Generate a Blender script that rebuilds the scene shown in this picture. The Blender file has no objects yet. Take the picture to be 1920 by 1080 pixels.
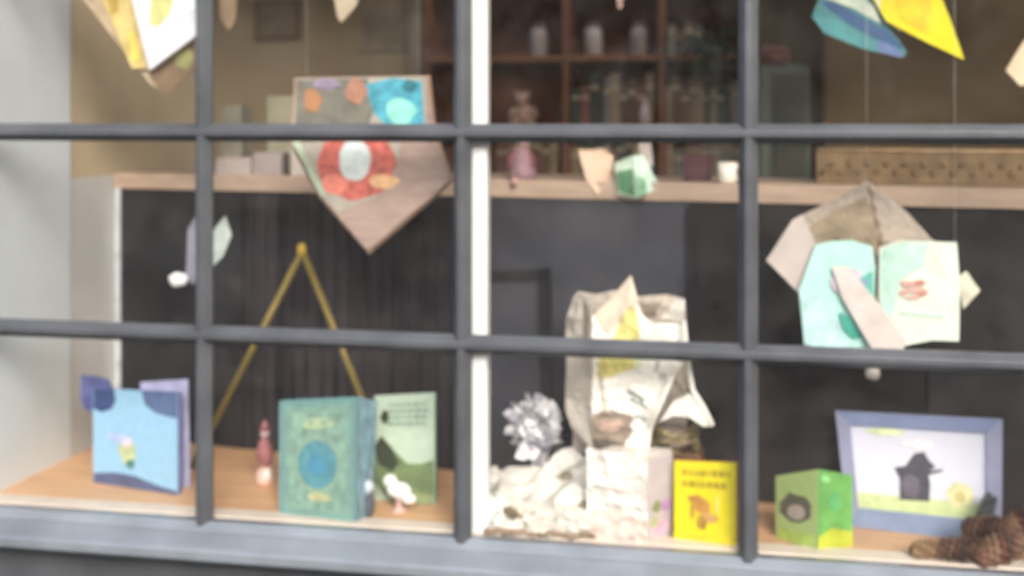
import bpy, math, random
from mathutils import Vector, noise as mnoise
random.seed(7)
R = math.radians
# ---------------------------------------------------------------- camera, world, sun, exposure
F, HOR, D, EYE = 2400.0, 220.0, 2.7, 1.6
TH = math.atan(F / 11900.0)
scene = bpy.context.scene
col = scene.collection
cam_d = bpy.data.cameras.new('camera'); cam = bpy.data.objects.new('camera', cam_d); col.objects.link(cam)
cam.location = (0, -D, EYE); cam.rotation_euler = (R(90), 0, TH)
cam_d.sensor_width = 36; cam_d.lens = F / 1920 * 36; cam_d.shift_y = -(540 - HOR) / 1920
cam_d.clip_start = 0.05; cam_d.clip_end = 2000
cam_d.dof.use_dof = True; cam_d.dof.focus_distance = 1.45; cam_d.dof.aperture_fstop = 3.5
scene.camera = cam
w = bpy.data.worlds.new("World"); scene.world = w; w.use_nodes = True
nt = w.node_tree; bg = nt.nodes['Background']
sky = nt.nodes.new('ShaderNodeTexSky'); sky.sky_type = 'NISHITA'; sky.sun_disc = False
SUN_EL, SUN_AZ = 32, 24            # azimuth: degrees from -Y (street side) towards -X when negative
sky.sun_elevation = R(SUN_EL); sky.sun_rotation = R(180 - SUN_AZ)
sky.air_density = 1.0; sky.dust_density = 3.0
nt.links.new(sky.outputs[0], bg.inputs[0]); bg.inputs[1].default_value = 0.15
sd = bpy.data.lights.new('sun', 'SUN'); sd.energy = .85; sd.angle = R(30); sd.color = (1, 1, .99)
sun = bpy.data.objects.new('sun', sd); col.objects.link(sun)
dirv = Vector((math.sin(R(SUN_AZ)) * math.cos(R(SUN_EL)), -math.cos(R(SUN_AZ)) * math.cos(R(SUN_EL)), math.sin(R(SUN_EL))))
sun.rotation_euler = dirv.to_track_quat('Z', 'Y').to_euler(); sun.location = (0, -5, 6)
scene.view_settings.view_transform = 'Standard'; scene.view_settings.look = 'None'
scene.view_settings.exposure = 1.65; scene.view_settings.gamma = 1
# ---------------------------------------------------------------- helpers
CAM = Vector((0, -D, EYE)); S_, C_ = math.sin(TH), math.cos(TH)
def at(px, py, Y):                                   # a measured point of the photo at depth Y behind the glass
    u = px - 960
    dx = -S_ * F + C_ * u; dy = C_ * F + S_ * u; dz = HOR - py
    t = (Y + D) / dy
    return Vector((dx * t, Y, EYE + dz * t))
def colx(px, Y): return at(px, 220, Y).x
ZF = 0.686                                           # top of the display floor
def fl(px, Y, z=ZF): return Vector((colx(px, Y), Y, z))
def lin(c):
    if isinstance(c, str):
        c = [int(c[i:i+2], 16) / 255 for i in (1, 3, 5)]
    return tuple(x / 12.92 if x <= .04045 else ((x + .055) / 1.055) ** 2.4 for x in c)
_m = {}
def mat(c, rough=.6, var=.2, scale=30, spec=.4, bump=0.0, stretch=None, sheen=0, metal=0):
    key = (c, rough, var, scale, spec, bump, stretch)
    if key in _m: return _m[key]
    m = bpy.data.materials.new('m_' + c.strip('#')); m.use_nodes = True
    n = m.node_tree; b = n.nodes['Principled BSDF']
    rgb = lin(c)
    tc = n.nodes.new('ShaderNodeTexCoord'); mp = n.nodes.new('ShaderNodeMapping')
    if stretch: mp.inputs['Scale'].default_value = stretch
    tx = n.nodes.new('ShaderNodeTexNoise'); tx.inputs['Scale'].default_value = scale; tx.inputs['Detail'].default_value = 5
    n.links.new(tc.outputs['Object'], mp.inputs[0]); n.links.new(mp.outputs[0], tx.inputs['Vector'])
    rp = n.nodes.new('ShaderNodeValToRGB')
    rp.color_ramp.elements[0].position = .3; rp.color_ramp.elements[1].position = .7
    rp.color_ramp.elements[0].color = tuple(max(0, x * (1 - var)) for x in rgb) + (1,)
    rp.color_ramp.elements[1].color = tuple(min(1, x * (1 + var)) for x in rgb) + (1,)
    n.links.new(tx.outputs['Fac'], rp.inputs[0]); n.links.new(rp.outputs[0], b.inputs['Base Color'])
    b.inputs['Roughness'].default_value = rough; b.inputs['Specular IOR Level'].default_value = spec
    b.inputs['Metallic'].default_value = metal
    if bump:
        bp = n.nodes.new('ShaderNodeBump'); bp.inputs['Strength'].default_value = bump; bp.inputs['Distance'].default_value = .01
        n.links.new(tx.outputs['Fac'], bp.inputs['Height']); n.links.new(bp.outputs[0], b.inputs['Normal'])
    _m[key] = m
    return m
def glass_mat():
    m = bpy.data.materials.new('window_glass'); m.use_nodes = True; n = m.node_tree
    n.nodes.remove(n.nodes['Principled BSDF'])
    t = n.nodes.new('ShaderNodeBsdfTransparent'); g = n.nodes.new('ShaderNodeBsdfGlossy'); g.inputs['Roughness'].default_value = .02
    t.inputs[0].default_value = (.985, .99, .985, 1)
    f = n.nodes.new('ShaderNodeFresnel'); f.inputs[0].default_value = 1.36
    tc = n.nodes.new('ShaderNodeTexCoord'); tx = n.nodes.new('ShaderNodeTexNoise'); tx.inputs['Scale'].default_value = 2.5
    bp = n.nodes.new('ShaderNodeBump'); bp.inputs['Strength'].default_value = .05
    n.links.new(tc.outputs['Object'], tx.inputs['Vector']); n.links.new(tx.outputs['Fac'], bp.inputs['Height'])
    n.links.new(bp.outputs[0], g.inputs['Normal'])
    x = n.nodes.new('ShaderNodeMixShader')
    n.links.new(f.outputs[0], x.inputs[0]); n.links.new(t.outputs[0], x.inputs[1]); n.links.new(g.outputs[0], x.inputs[2])
    # thin uneven film of dust, mixed in to paint the pane's hazy reflected veil
    d_ = n.nodes.new('ShaderNodeBsdfDiffuse'); d_.inputs[0].default_value = (.62, .58, .52, 1)
    t2 = n.nodes.new('ShaderNodeTexNoise'); t2.inputs['Scale'].default_value = 7; t2.inputs['Detail'].default_value = 8; t2.inputs['Roughness'].default_value = .7
    n.links.new(tc.outputs['Object'], t2.inputs['Vector'])
    mr = n.nodes.new('ShaderNodeMapRange'); mr.inputs[1].default_value = .38; mr.inputs[2].default_value = .72; mr.inputs[3].default_value = .0015; mr.inputs[4].default_value = .018
    n.links.new(t2.outputs['Fac'], mr.inputs[0]); x2 = n.nodes.new('ShaderNodeMixShader')
    n.links.new(mr.outputs[0], x2.inputs[0]); n.links.new(x.outputs[0], x2.inputs[1]); n.links.new(d_.outputs[0], x2.inputs[2])
    n.links.new(x2.outputs[0], n.nodes['Material Output'].inputs[0])
    return m
GLASS = glass_mat()
class MB:
    def __init__(s): s.v = []; s.f = []; s.mi = []; s.mats = []; s.sm = []
    def _m(s, m):
        if m not in s.mats: s.mats.append(m)
        return s.mats.index(m)
    def add(s, vs, fs, m, smooth=False):
        k = len(s.v); i = s._m(m)
        s.v += [Vector(p) for p in vs]
        for f in fs: s.f.append([k + a for a in f]); s.mi.append(i); s.sm.append(smooth)
        return s
    def box(s, a, b, m):
        x0, y0, z0 = a; x1, y1, z1 = b
        vs = [(x0,y0,z0),(x1,y0,z0),(x1,y1,z0),(x0,y1,z0),(x0,y0,z1),(x1,y0,z1),(x1,y1,z1),(x0,y1,z1)]
        return s.add(vs, [(0,3,2,1),(4,5,6,7),(0,1,5,4),(1,2,6,5),(2,3,7,6),(3,0,4,7)], m)
    def prism(s, pts, vec, m, m2=None):
        pts = [Vector(p) for p in pts]; n = len(pts); vec = Vector(vec)
        s.add(pts + [p + vec for p in pts], [tuple(range(n))[::-1], tuple(range(n, 2 * n))], m)
        s.add(pts + [p + vec for p in pts], [(i, (i+1) % n, n + (i+1) % n, n + i) for i in range(n)], m2 or m)
        return s
    def tube(s, pts, r, m, k=8, smooth=True):
        pts = [Vector(p) for p in pts]; rr = r if isinstance(r, (list, tuple)) else [r] * len(pts)
        vs = []; fs = []; up = Vector((.13, .9, .3))
        for i, p in enumerate(pts):
            d = (pts[min(i+1, len(pts)-1)] - pts[max(i-1, 0)]).normalized()
            a = d.cross(up)
            a = a.normalized() if a.length > 1e-4 else Vector((1,0,0)); b = d.cross(a)
            for j in range(k):
                t = 2 * math.pi * j / k; vs.append(p + (a * math.cos(t) + b * math.sin(t)) * rr[i])
        for i in range(len(pts) - 1):
            for j in range(k): fs.append((i*k + j, i*k + (j+1) % k, (i+1)*k + (j+1) % k, (i+1)*k + j))
        fs.append(tuple(range(k))[::-1]); fs.append(tuple((len(pts)-1)*k + j for j in range(k)))
        return s.add(vs, fs, m, smooth)
    def lathe(s, c, prof, m, k=20, smooth=True):
        return s.tube([Vector(c) + Vector((0, 0, z)) for r, z in prof], [max(r, 1e-4) for r, z in prof], m, k, smooth)
    def blob(s, c, r, m, amp=.15, fr=3, seed=0, k=18, smooth=True):
        c = Vector(c); r = Vector(r); vs = []; fs = []; h = k // 2
        for i in range(h + 1):
            for j in range(k):
                a = math.pi * i / h; b = 2 * math.pi * j / k
                d = Vector((math.sin(a) * math.cos(b), math.sin(a) * math.sin(b), math.cos(a)))
                q = 1 + amp * mnoise.noise(d * fr + Vector((seed * 3.1, seed, 0))) * 2
                vs.append(c + Vector((d.x * r.x, d.y * r.y, d.z * r.z)) * q)
        for i in range(h):
            for j in range(k): fs.append((i*k + j, (i+1)*k + j, (i+1)*k + (j+1) % k, i*k + (j+1) % k))
        return s.add(vs, fs, m, smooth)
    def build(s, name, parent=None, origin=None, bevel=0):
        me = bpy.data.meshes.new(name)
        if parent is not None:
            p = parent
            while p.parent is not None: p = p.parent
            o0 = p.location.copy()
        else: o0 = Vector(origin) if origin is not None else Vector((0, 0, 0))
        me.from_pydata([tuple(v - o0) for v in s.v], [], s.f)
        for m in s.mats: me.materials.append(m)
        me.polygons.foreach_set('material_index', s.mi); me.polygons.foreach_set('use_smooth', s.sm)
        me.update()
        o = bpy.data.objects.new(name, me); col.objects.link(o)
        if parent is not None: o.parent = parent
        else: o.location = o0
        if bevel:
            b = o.modifiers.new('bevel', 'BEVEL'); b.width = bevel; b.segments = 2; b.limit_method = 'ANGLE'
        return o
def tag(o, label=None, cat=None, group=None, kind=None):
    if label: o['label'] = label
    if cat: o['category'] = cat
    if group: o['group'] = group
    if kind: o['kind'] = kind
    return o
def thing(name, label, cat, loc, group=None):
    o = bpy.data.objects.new(name, None); o.empty_display_size = .05; col.objects.link(o); o.location = loc
    return tag(o, label, cat, group)
def nrm(pts):
    n = Vector((0, 0, 0))
    for i in range(len(pts)):
        a, b = pts[i], pts[(i+1) % len(pts)]; n += a.cross(b)
    n.normalize()
    return n if n.dot(CAM - pts[0]) > 0 else -n
def lerp(q, u, v):                                   # q = tl, tr, br, bl ; v from the bottom
    return (q[3] * (1-u) + q[2] * u) * (1-v) + (q[0] * (1-u) + q[1] * u) * v
def disc(u, v, ru, rv, k=18, jit=0, sd=1):
    rnd = random.Random(sd)
    return [(u + ru * math.cos(2*math.pi*i/k) * (1 + jit * (rnd.random()-.5)), v + rv * math.sin(2*math.pi*i/k) * (1 + jit * (rnd.random()-.5))) for i in range(k)]
def rect(u0, v0, u1, v1): return [(u0, v0), (u1, v0), (u1, v1), (u0, v1)]
def lines(u0, v0, u1, v1, n, sd=1):                  # illegible rows of print
    rnd = random.Random(sd); out = []
    for i in range(n):
        v = v1 - (i + .5) * (v1 - v0) / n; h = (v1 - v0) / n * .28; u = u0
        while u < u1 - .02:
            l = min(rnd.uniform(.04, .13), u1 - u); out.append(rect(u, v - h, u + l, v + h)); u += l + .025
    return out
def decals(mb, q, lst, n, off=.0011):
    k = 0
    for poly, m in lst:
        pp = [lerp(q, u, v) + n * (off + k * .00025) for u, v in poly]; k += 1
        mb.add(pp, [tuple(range(len(pp)))], m)
def book(label, q, thick, cover, art=(), pages='#e9e2d2', open_=0, name='book', group=None, cat='book', back=None, spine_left=True):
    """standing or hanging book: q = front corners tl, tr, br, bl in the world"""
    n = nrm(q); base = (q[2] + q[3]) / 2 - n * thick / 2
    t = thing(name, label, cat, base, group)
    cm = mat(cover, .45, .06, 60)
    ct = .0025
    mb = MB(); mb.prism(q, -n * ct, cm); decals(mb, q, art, n)
    mb.build('front_cover', t, bevel=.0006)
    qi = [lerp(q, .02 if spine_left else .03, .97), lerp(q, .97, .97), lerp(q, .97, .03), lerp(q, .02, .03)]
    pb = MB(); pb.prism([p - n * (ct + .0004) for p in qi], -n * (thick - 2 * ct - .0008), mat(pages, .8, .1, 200, stretch=(1, 1, 1)))
    pb.build('page_block', t)
    bc = MB(); bc.prism([p - n * (thick - ct) for p in q], -n * ct, mat(back or cover, .45, .06, 60)); bc.build('back_cover', t)
    sp = MB()
    a, b = (0, 3) if spine_left else (1, 2)
    e = (q[1] - q[0]).normalized() * (-1 if spine_left else 1)
    sp.prism([q[a], q[b], q[b] - n * thick, q[a] - n * thick], e * .0025, cm); sp.build('spine', t)
    return t
def struct(name, mb): return tag(mb.build(name), kind='structure')
def threads(t, tops):
    for p in tops:
        MB().tube([p, Vector((p.x, p.y, 2.52))], .0005, mat('#c9c6bf', .5), 5).build('thread', t)

def inside(p, poly_):
    x, y = p; c = False
    for i in range(len(poly_)):
        (x1, y1), (x2, y2) = poly_[i], poly_[i-1]
        if (y1 > y) != (y2 > y) and x < (x2 - x1) * (y - y1) / (y2 - y1) + x1: c = not c
    return c
def pl(line, x):
    for (a, b), (c, d) in zip(line, line[1:]):
        if x <= c: return b + (d - b) * max(0, (x - a)) / max(c - a, 1e-6)
    return line[-1][1]
def creased(top, bot, Y, base, prints=(), amp=.007, fr=16, nx=64, ny=64, th=.0012, sd=0):
    """sheet of creased paper between two outlines, prints are areas of other colour on it"""
    mb = MB(); x0, x1 = top[0][0], top[-1][0]; px = []; vs = []
    for j in range(ny + 1):
        for i in range(nx + 1):
            x = x0 + (x1 - x0) * i / nx; v = j / ny; y = pl(top, x) * (1 - v) + pl(bot, x) * v
            p = at(x, y, Y(x, y)); q_ = Vector((p.x * fr, p.z * fr, sd * 7.3))
            h = abs(mnoise.noise(q_)) * 1.6 + .6 * abs(mnoise.noise(q_ * 2.3)) + .25 * abs(mnoise.noise(q_ * 4.9))
            vs.append(p + Vector((0, amp * (h - .5), 0))); px.append((x, y))
    k0 = len(vs); back_ = [v + Vector((0, th, 0)) for v in vs]; groups = {}
    for j in range(ny):
        for i in range(nx):
            a = j*(nx+1)+i; f = (a, a+1, a+nx+2, a+nx+1); c = ((px[a][0] + px[a+nx+2][0]) / 2, (px[a][1] + px[a+nx+2][1]) / 2); m = base
            for pg, pm_ in prints:
                if inside(c, pg): m = pm_
            groups.setdefault(m.name, (m, []))[1].append(f)
    s_ = MB(); s_.v = vs + back_
    for m, fs in groups.values():
        k = s_._m(m)
        for f in fs: s_.f.append(list(f)); s_.mi.append(k); s_.sm.append(False)
    k = s_._m(base)
    for j in range(ny):
        for i in range(nx):
            a = j*(nx+1)+i; s_.f.append([k0+a, k0+a+nx+1, k0+a+nx+2, k0+a+1]); s_.mi.append(k); s_.sm.append(False)
    return s_
# ---------------------------------------------------------------- setting: street and room
SLATE = mat('#45474a', .36, .22, 9, .5, bump=.35, stretch=(1,1,1))
SILLM = mat('#6a7075', .42, .20, 7, .5, bump=.4)
WHITE = mat('#e0e8ee', .5, .03, 8)
g = MB(); g.add([(-300,-300,-.16),(300,-300,-.16),(300,300,-.16),(-300,300,-.16)], [(0,1,2,3)], mat('#4b4b4a', .85, .2, 3)); struct('ground', g)
g = MB(); g.box((-30,-3.6,-.156), (30,-.14,0), mat('#5a5957', .8, .15, 5, bump=.2)); struct('pavement', g)
g = MB(); g.box((-4.5,.72,-.02), (3.2,5.0,.0), mat('#57402c', .5, .2, 4, stretch=(1,8,1))); struct('room_floor', g)
XL = -1.845
g = MB(); g.box((-30,-13.6,-.156), (30,-11.0,-.01), mat('#86837c', .8, .15, 5, bump=.2)); struct('far_pavement', g)
hs = thing('unseen_house', 'unseen brick house front added across the street for its faint reflection in the panes', 'building', (0, -13.6, 0))  # out of view, added so the panes have something to mirror
MB().box((-14,-14.2,-.2), (14,-13.6,4.6), mat('#8a6a58', .85, .3, 6, bump=.3)).build('wall', hs)
for k in range(8):
    x = -11.5 + k * 3.2
    if k % 3 == 1:
        dr = MB().box((x, -13.58, 0), (x + 1.0, -13.52, 2.2), mat('#24303c', .4)).build('door', hs)
    else:
        f_ = MB().box((x, -13.59, .9), (x + 1.3, -13.54, 2.5), mat('#d8d6d0', .5)).build('window', hs)
        MB().box((x + .08, -13.535, .98), (x + .62, -13.53, 2.42), mat('#20262c', .15)).box((x + .68, -13.535, .98), (x + 1.22, -13.53, 2.42), mat('#20262c', .15)).build('pane', f_)
MB().box((-14.2,-14.6,4.602), (14.2,-13.3,4.8), mat('#4c4f55', .7)).build('roof', hs)
g = MB(); g.box((XL-.1,.03,.2), (XL,.44,2.75), WHITE); struct('wall_reveal', g)
g = MB(); g.box((XL-.1,.443,.2), (XL-.004,1.25,1.435), mat('#cfcfce', .7, .05, 3)); g.box((XL-.1,.443,1.4351), (XL-.0055,1.25,2.75), mat('#cdbb9c', .7, .12, 4)); struct('wall_side', g)
g = MB(); g.box((XL+.0,.0285,ZF+.0005), (1.76,.082,ZF+.006), mat('#e6d8cc', .5, .08, 14)); struct('floor_edging', g)
g = MB(); g.box((-4.5,1.253,0), (XL-.1,1.35,2.75), mat('#8c7f6b', .8, .08, 2)); struct('wall_return', g)
g = MB(); g.box((-4.5,3.9,0), (3.2,4.0,2.75), mat('#93836a', .8, .14, 1.6)); struct('wall_back', g)
g = MB(); g.box((.203,2.35,0), (3.2,2.45,2.75), mat('#6b583c', .75, .3, 2.2)); struct('wall_partition', g)
g = MB(); g.box((-4.6,1.36,0), (-4.5,4.0,2.75), mat('#93836a', .8, .1, 2)); struct('wall_left', g)
g = MB(); g.box((3.2,.7,0), (3.3,4.0,2.75), mat('#93836a', .8, .1, 2)); struct('wall_right', g)
g = MB(); g.box((-4.5,.02,2.75), (3.3,1.75,2.85), mat('#cfc8bc', .8, .05, 3)); g.box((-4.5,2.45,2.75), (3.3,4.0,2.85), mat('#cfc8bc', .8, .05, 3)); struct('ceiling', g)  # open gap between the slabs, added to let daylight onto the bookcase
g = MB(); g.box((XL,.03,ZF-.03), (1.78,.72,ZF), mat('#e0b288', .45, .16, 5, stretch=(1.2,14,1), bump=.06)); struct('display_floor', g)
g = MB(); g.box((1.78,.03,.2), (1.88,.7,2.75), WHITE); struct('wall_reveal_right', g)

# ---------------------------------------------------------------- the shop window
win = thing('shop_window', 'slate grey painted timber shop window divided into small panes by glazing bars', 'window', (0, 0, .0))
XS = [-1.862, -1.2547, -.6532, -.0444, .5606, 1.165, 1.78]; ZS = [.69, 1.110, 1.566, 2.02, 2.48]
def bar(x0, z0, x1, z1, w=.040, yo=0, m=SLATE):
    """glazing bar with chamfered front and a shallower inner side"""
    h = w / 2; prof = [(-h, -.002), (-.0065, -.026), (.0065, -.026), (h, -.002), (h, .006), (.008, .024), (-.008, .024), (-h, .006)]
    mb = MB()
    if x0 == x1: a = [Vector((x0 + p, q + yo, z0)) for p, q in prof]; d = Vector((0, 0, z1 - z0))
    else: a = [Vector((x0, q + yo, z0 + p)) for p, q in prof]; d = Vector((x1 - x0, 0, 0))
    mb.prism(a, d, m)
    return mb
for x in XS[1:-1]: bar(x, .686, x, 2.50).build('glazing_bar', win, bevel=.0015)
for z in ZS[1:-1]: bar(-1.86, z, 1.78, z, yo=-.0022).build('glazing_bar', win, bevel=.0015)
MB().box((-1.93, -.05, .66), (-1.842, .03, 2.52), SLATE).build('stile', win, bevel=.003)
MB().box((1.76, -.05, .66), (1.85, .03, 2.52), SLATE).build('stile', win, bevel=.003)
MB().box((-1.93, -.048, 2.502), (1.85, .03, 2.62), SLATE).build('top_rail', win, bevel=.003)
for i in range(len(XS) - 1):
    for j in range(len(ZS) - 1):
        MB().box((XS[i] + .012, -.0005, ZS[j] + .004 if j == 0 else ZS[j] + .012), (XS[i+1] - .012, .0025, ZS[j+1] - .012), GLASS).build('glass_pane', win)
pr = [(.028, .655), (.028, .688), (-.012, .690), (-.030, .676), (-.032, .655)]
MB().prism([(-1.84, y, z) for y, z in pr], (3.6, 0, 0), SILLM).build('bottom_rail', win, bevel=.002)
pr = [(-.0325, .672), (-.088, .656), (-.094, .650), (-.094, .632), (-.088, .626), (.02, .626), (.02, .6535), (-.0325, .6535)]
MB().prism([(-2.1, y, z) for y, z in pr], (4.2, 0, 0), SILLM).build('sill', win, bevel=.002)
pr = [(-.015, .6255), (-.055, .6255), (-.050, .606), (-.030, .598), (-.015, .596)]
MB().prism([(-2.1, y, z) for y, z in pr], (4.2, 0, 0), SLATE).build('moulding', win, bevel=.002)
MB().box((-2.1, -.02, 0), (2.1, .02, .5955), SLATE).build('apron_panel', win)
MB().box((-2.25, -.08, 0), (-1.935, .0, 2.9), SLATE).build('pilaster', win, bevel=.004)
MB().box((1.86, -.08, 0), (2.25, .0, 2.9), SLATE).build('pilaster', win, bevel=.004)
MB().box((-1.93, -.07, 2.623), (1.855, .02, 3.1), SLATE).build('fascia', win, bevel=.004)
xa, xb = colx(878, .05), colx(916, .05)
tag(MB().box((xa, .030, ZF + .0005), (xb, .066, 2.6), mat('#f1f2f4', .4, .02, 9)).build('inner_post', win, bevel=.002), 'white painted post behind the centre bar')

# ---------------------------------------------------------------- backboard of the display, with its ledge
def bb(X): return .3874 - .1566 * X
XR = 1.76
back = thing('display_backboard', 'low charcoal panelled board with a pale timber ledge closing the back of the display', 'partition', (0, bb(0), ZF))
def slabX(x0, x1, z0, z1, y0, y1, m):
    mb = MB(); mb.prism([(x0, bb(x0)+y0, z0), (x1, bb(x1)+y0, z0), (x1, bb(x1)+y1, z0), (x0, bb(x0)+y1, z0)], (0, 0, z1 - z0), m); return mb
x1_, x2_, x3_, x4_ = colx(452, .6), colx(868, .52), colx(1290, .41), XR
slabX(XL, x1_, ZF + .001, 1.397, 0, .03, mat('#1b1b1f', .5, .5, 5)).build('panel', back)
slabX(x1_ + .001, x2_, ZF + .001, 1.397, .004, .03, mat('#272227', .75, .6, 5, stretch=(5, 5, .4))).build('panel', back)
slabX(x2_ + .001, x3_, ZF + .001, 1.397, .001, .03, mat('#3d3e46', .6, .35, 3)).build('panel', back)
slabX(x3_ + .001, x4_, ZF + .001, 1.397, .003, .03, mat('#1e1b1c', .6, .45, 4, stretch=(3, 3, .6))).build('panel', back)
slabX(XL, XR, 1.3975, 1.442, -.008, .012, mat('#b39c8a', .55, .12, 8, stretch=(1, 6, 6))).build('ledge_front', back, bevel=.003)
slabX(XL, XR, 1.415, 1.441, .0125, .33, mat('#a38c78', .55, .14, 8)).build('ledge_top', back)
slabX(XL + .0005, XL + .022, ZF + .002, 1.3972, -.006, .031, mat('#c3c8cf', .6)).build('side_trim', back, bevel=.002)
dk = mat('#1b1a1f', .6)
def onbb(px, py, off=.012):
    y = .5
    for _ in range(6): y = bb(colx(px, y)) - off
    return at(px, py, y)
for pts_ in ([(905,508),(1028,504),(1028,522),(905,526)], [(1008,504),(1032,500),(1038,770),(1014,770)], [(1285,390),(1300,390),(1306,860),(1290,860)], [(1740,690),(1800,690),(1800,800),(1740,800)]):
    MB().prism([onbb(*p_) for p_ in pts_], (0, .008, 0), dk).build('dark_shape', back)  # dark shapes added on the board, some forming a chair-like outline

m_ = MB()                                                   # grooved folds of the second panel
for k in range(15):
    x = x1_ + .03 + k * (x2_ - x1_ - .06) / 14
    m_.tube([(x, bb(x) + .003, ZF + .01), (x + random.uniform(-.006, .006), bb(x) + .003, 1.0), (x, bb(x) + .003, 1.39)], random.uniform(.004, .008), mat(random.choice(['#231f25', '#19181c', '#2d262b', '#202027']), .8), 8)
m_.build('curtain_fold', back)

# ---------------------------------------------------------------- standing books
def q4(pxs, tops, Y0, Y1=None, lean=.03, z=ZF):
    """front quad standing on the display floor from the column pxs[0] to pxs[1]; tops = pixel rows of its top corners"""
    Y1 = Y0 if Y1 is None else Y1
    return [at(pxs[0], tops[0], Y0 + lean), at(pxs[1], tops[1], Y1 + lean), fl(pxs[1], Y1, z), fl(pxs[0], Y0, z)]
NAVY = mat('#34497c', .5); 
# blue book with round navy shapes at its upper corners
q = q4((176, 333), (728, 735), .235, .175, .03)
art = [([(0,1),(0,.78),(.10,.75),(.22,.79),(.27,.88),(.25,1)], NAVY), ([(.58,1),(.62,.86),(.74,.78),(1,.74),(1,1)], mat('#56698f', .5)),
       ([(0,0),(0,.10),(.25,.135),(.5,.13),(.75,.07),(1,.035),(1,0)], mat('#515a7c', .6)),
       (disc(.42,.37,.10,.13,12,.5,3), mat('#b9c49a', .6)), (disc(.45,.24,.05,.05,9,.4,5), mat('#4f7c78', .6)),
       (disc(.40,.47,.07,.06,9,.4,6), mat('#cfc7d8', .6)), (disc(.3,.5,.14,.05,9,.6,8), mat('#b0c0e6', .6))]
blue = book('light blue picture book with round navy shapes at its top corners, far left', q, .014, '#92bddb', art, back='#6d6ea8')
nn = nrm(q); sh = MB(); pp = [lerp(q, u, v) for u, v in [(-.17,1.14),(-.18,.86),(-.12,.76),(.0,.74),(.12,.78),(.2,.88),(.22,1.0),(.16,1.10),(.02,1.13)]]
sh.prism([p - nn * .0032 for p in pp], -nn * .003, mat('#585f96', .5, .35, 30)); sh.build('cover_flap', blue)
b2 = MB(); q2 = [at(262, 717, .30), at(352, 711, .27), fl(356, .24), fl(300, .26)]
b2.prism([q2[0], q2[1], q2[2], q2[3]], (0, .003, 0), mat('#bcbce2', .5)); b2.build('back_page', blue)
# teal book with a blue roundel
q = q4((525, 668), (752, 746), .075, .045, .03)
fr = mat('#6f9f9a', .5); gm = mat('#85a08c', .5)
art = [(rect(.07,.05,.93,.95), mat('#77998f', .5)), (rect(.13,.09,.87,.91), mat('#7d9d90', .55, .3, 40)), (disc(.5,.46,.30,.24,26), gm), (disc(.5,.46,.26,.20,26), mat('#568b98', .5, .2, 70)),
       (disc(.5,.46,.12,.09,16), mat('#4b88a6', .5)), (disc(.5,.80,.2,.05,12,.4,2), mat('#a9b892', .5)), (disc(.52,.19,.16,.035,12,.4,4), mat('#b5b489', .5)), (rect(.05,.03,.95,.045), fr), (rect(.05,.955,.95,.97), fr)]
for k in range(14):
    a = k * math.pi / 7; art.append((disc(.5 + .36 * math.cos(a), .46 + .36 * math.sin(a), .035, .03, 8), mat('#84a898', .5)))
teal = book('teal clothbound book with a blue roundel and ornate border, standing before the mint book', q, .03, '#6d9191', art, spine_left=True, back='#5d98a4')
ex = MB(); ex.prism([q[1] + Vector((.002, .004, 0)), at(705, 752, .15), fl(697, .12), q[2] + Vector((.002, .004, 0))], (.001, .004, 0), mat('#7da0b0', .6, .3, 40)); ex.build('open_cover', teal)
# mint book with dark green picture
q = q4((704, 815), (742, 736), .235, .225, .035)
dg = mat('#333d2d', .6); og = mat('#6c8058', .6, .25, 30)
art = [(p, mat('#8ea89a', .6)) for p in lines(.22, .70, .9, .93, 4, 3)] + \
      [([(0,.52),(.12,.62),(.3,.5),(.55,.36),(.8,.36),(1,.40),(1,0),(.3,0),(0,.16)], og), ([(0,.50),(.1,.60),(.28,.52),(.42,.36),(.30,.28),(.08,.34)], dg),
       ([(.55,.12),(1,.08),(1,0),(.5,0)], mat('#8a9a72', .6)), (disc(.18,.80,.07,.06,10,.4), dg)]
book('pale mint book with print above a dark green hill picture, behind the duck', q, .016, '#bdd0bd', art, back='#5d7a60')
# yellow book
q = q4((1266, 1380), (864, 868), .075, .05, .02)
oy = mat('#b09d1c', .5); br = mat('#b7843f', .6)
art = [(p, oy) for p in lines(.12, .66, .9, .93, 2, 9)] + [(disc(.36,.55,.14,.05,10,.6,2), br), (disc(.48,.46,.12,.10,10,.5,3), br), (disc(.58,.34,.16,.05,10,.6,4), mat('#c59a5c', .6)), (disc(.46,.27,.08,.09,8,.5,4), mat('#a8822f', .6)),
      (disc(.3,.40,.03,.1,8), br), (disc(.7,.5,.03,.12,8), mat('#e8cf6a', .6)), (rect(.12,.08,.9,.12), mat('#d8c62c', .5))]
book('bright yellow book with brown leaping figures on its cover, standing right of the white carton', q, .02, '#dccf1c', art, back='#a9701e')
# green book, two faces
q = q4((1456, 1532), (892, 880), .14, .065, .012)
dm = mat('#5d5a4c', .7)
art = [(disc(.48,.50,.40,.20,20,.15), dm), (disc(.5,.45,.22,.11,14), mat('#a69a90', .6)), (disc(.35,.66,.10,.07,10), dm), (rect(.05,.02,.95,.2), mat('#a5be62', .5))]
grn = book('light green board book with a round dark animal face, opened towards the picture', q, .006, '#a3b87a', art, back='#70b060')
q2 = [q[1] + Vector((.002,0,0)), at(1598, 892, .135), fl(1598, .12), q[2] + Vector((.002,0,0))]
ob = MB(); ob.prism(q2, (0, .004, 0), mat('#69a656', .5)); n2 = nrm(q2)
decals(ob, q2, [([(0,0),(0,.18),(.4,.28),(1,.2),(1,0)], mat('#b0b93a', .5)), (disc(.45,.62,.2,.12,10,.3), mat('#5aa664', .5)), (disc(.2,.9,.15,.05,8), mat('#8fd28a', .5))], n2)
ob.build('right_cover', grn)
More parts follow.
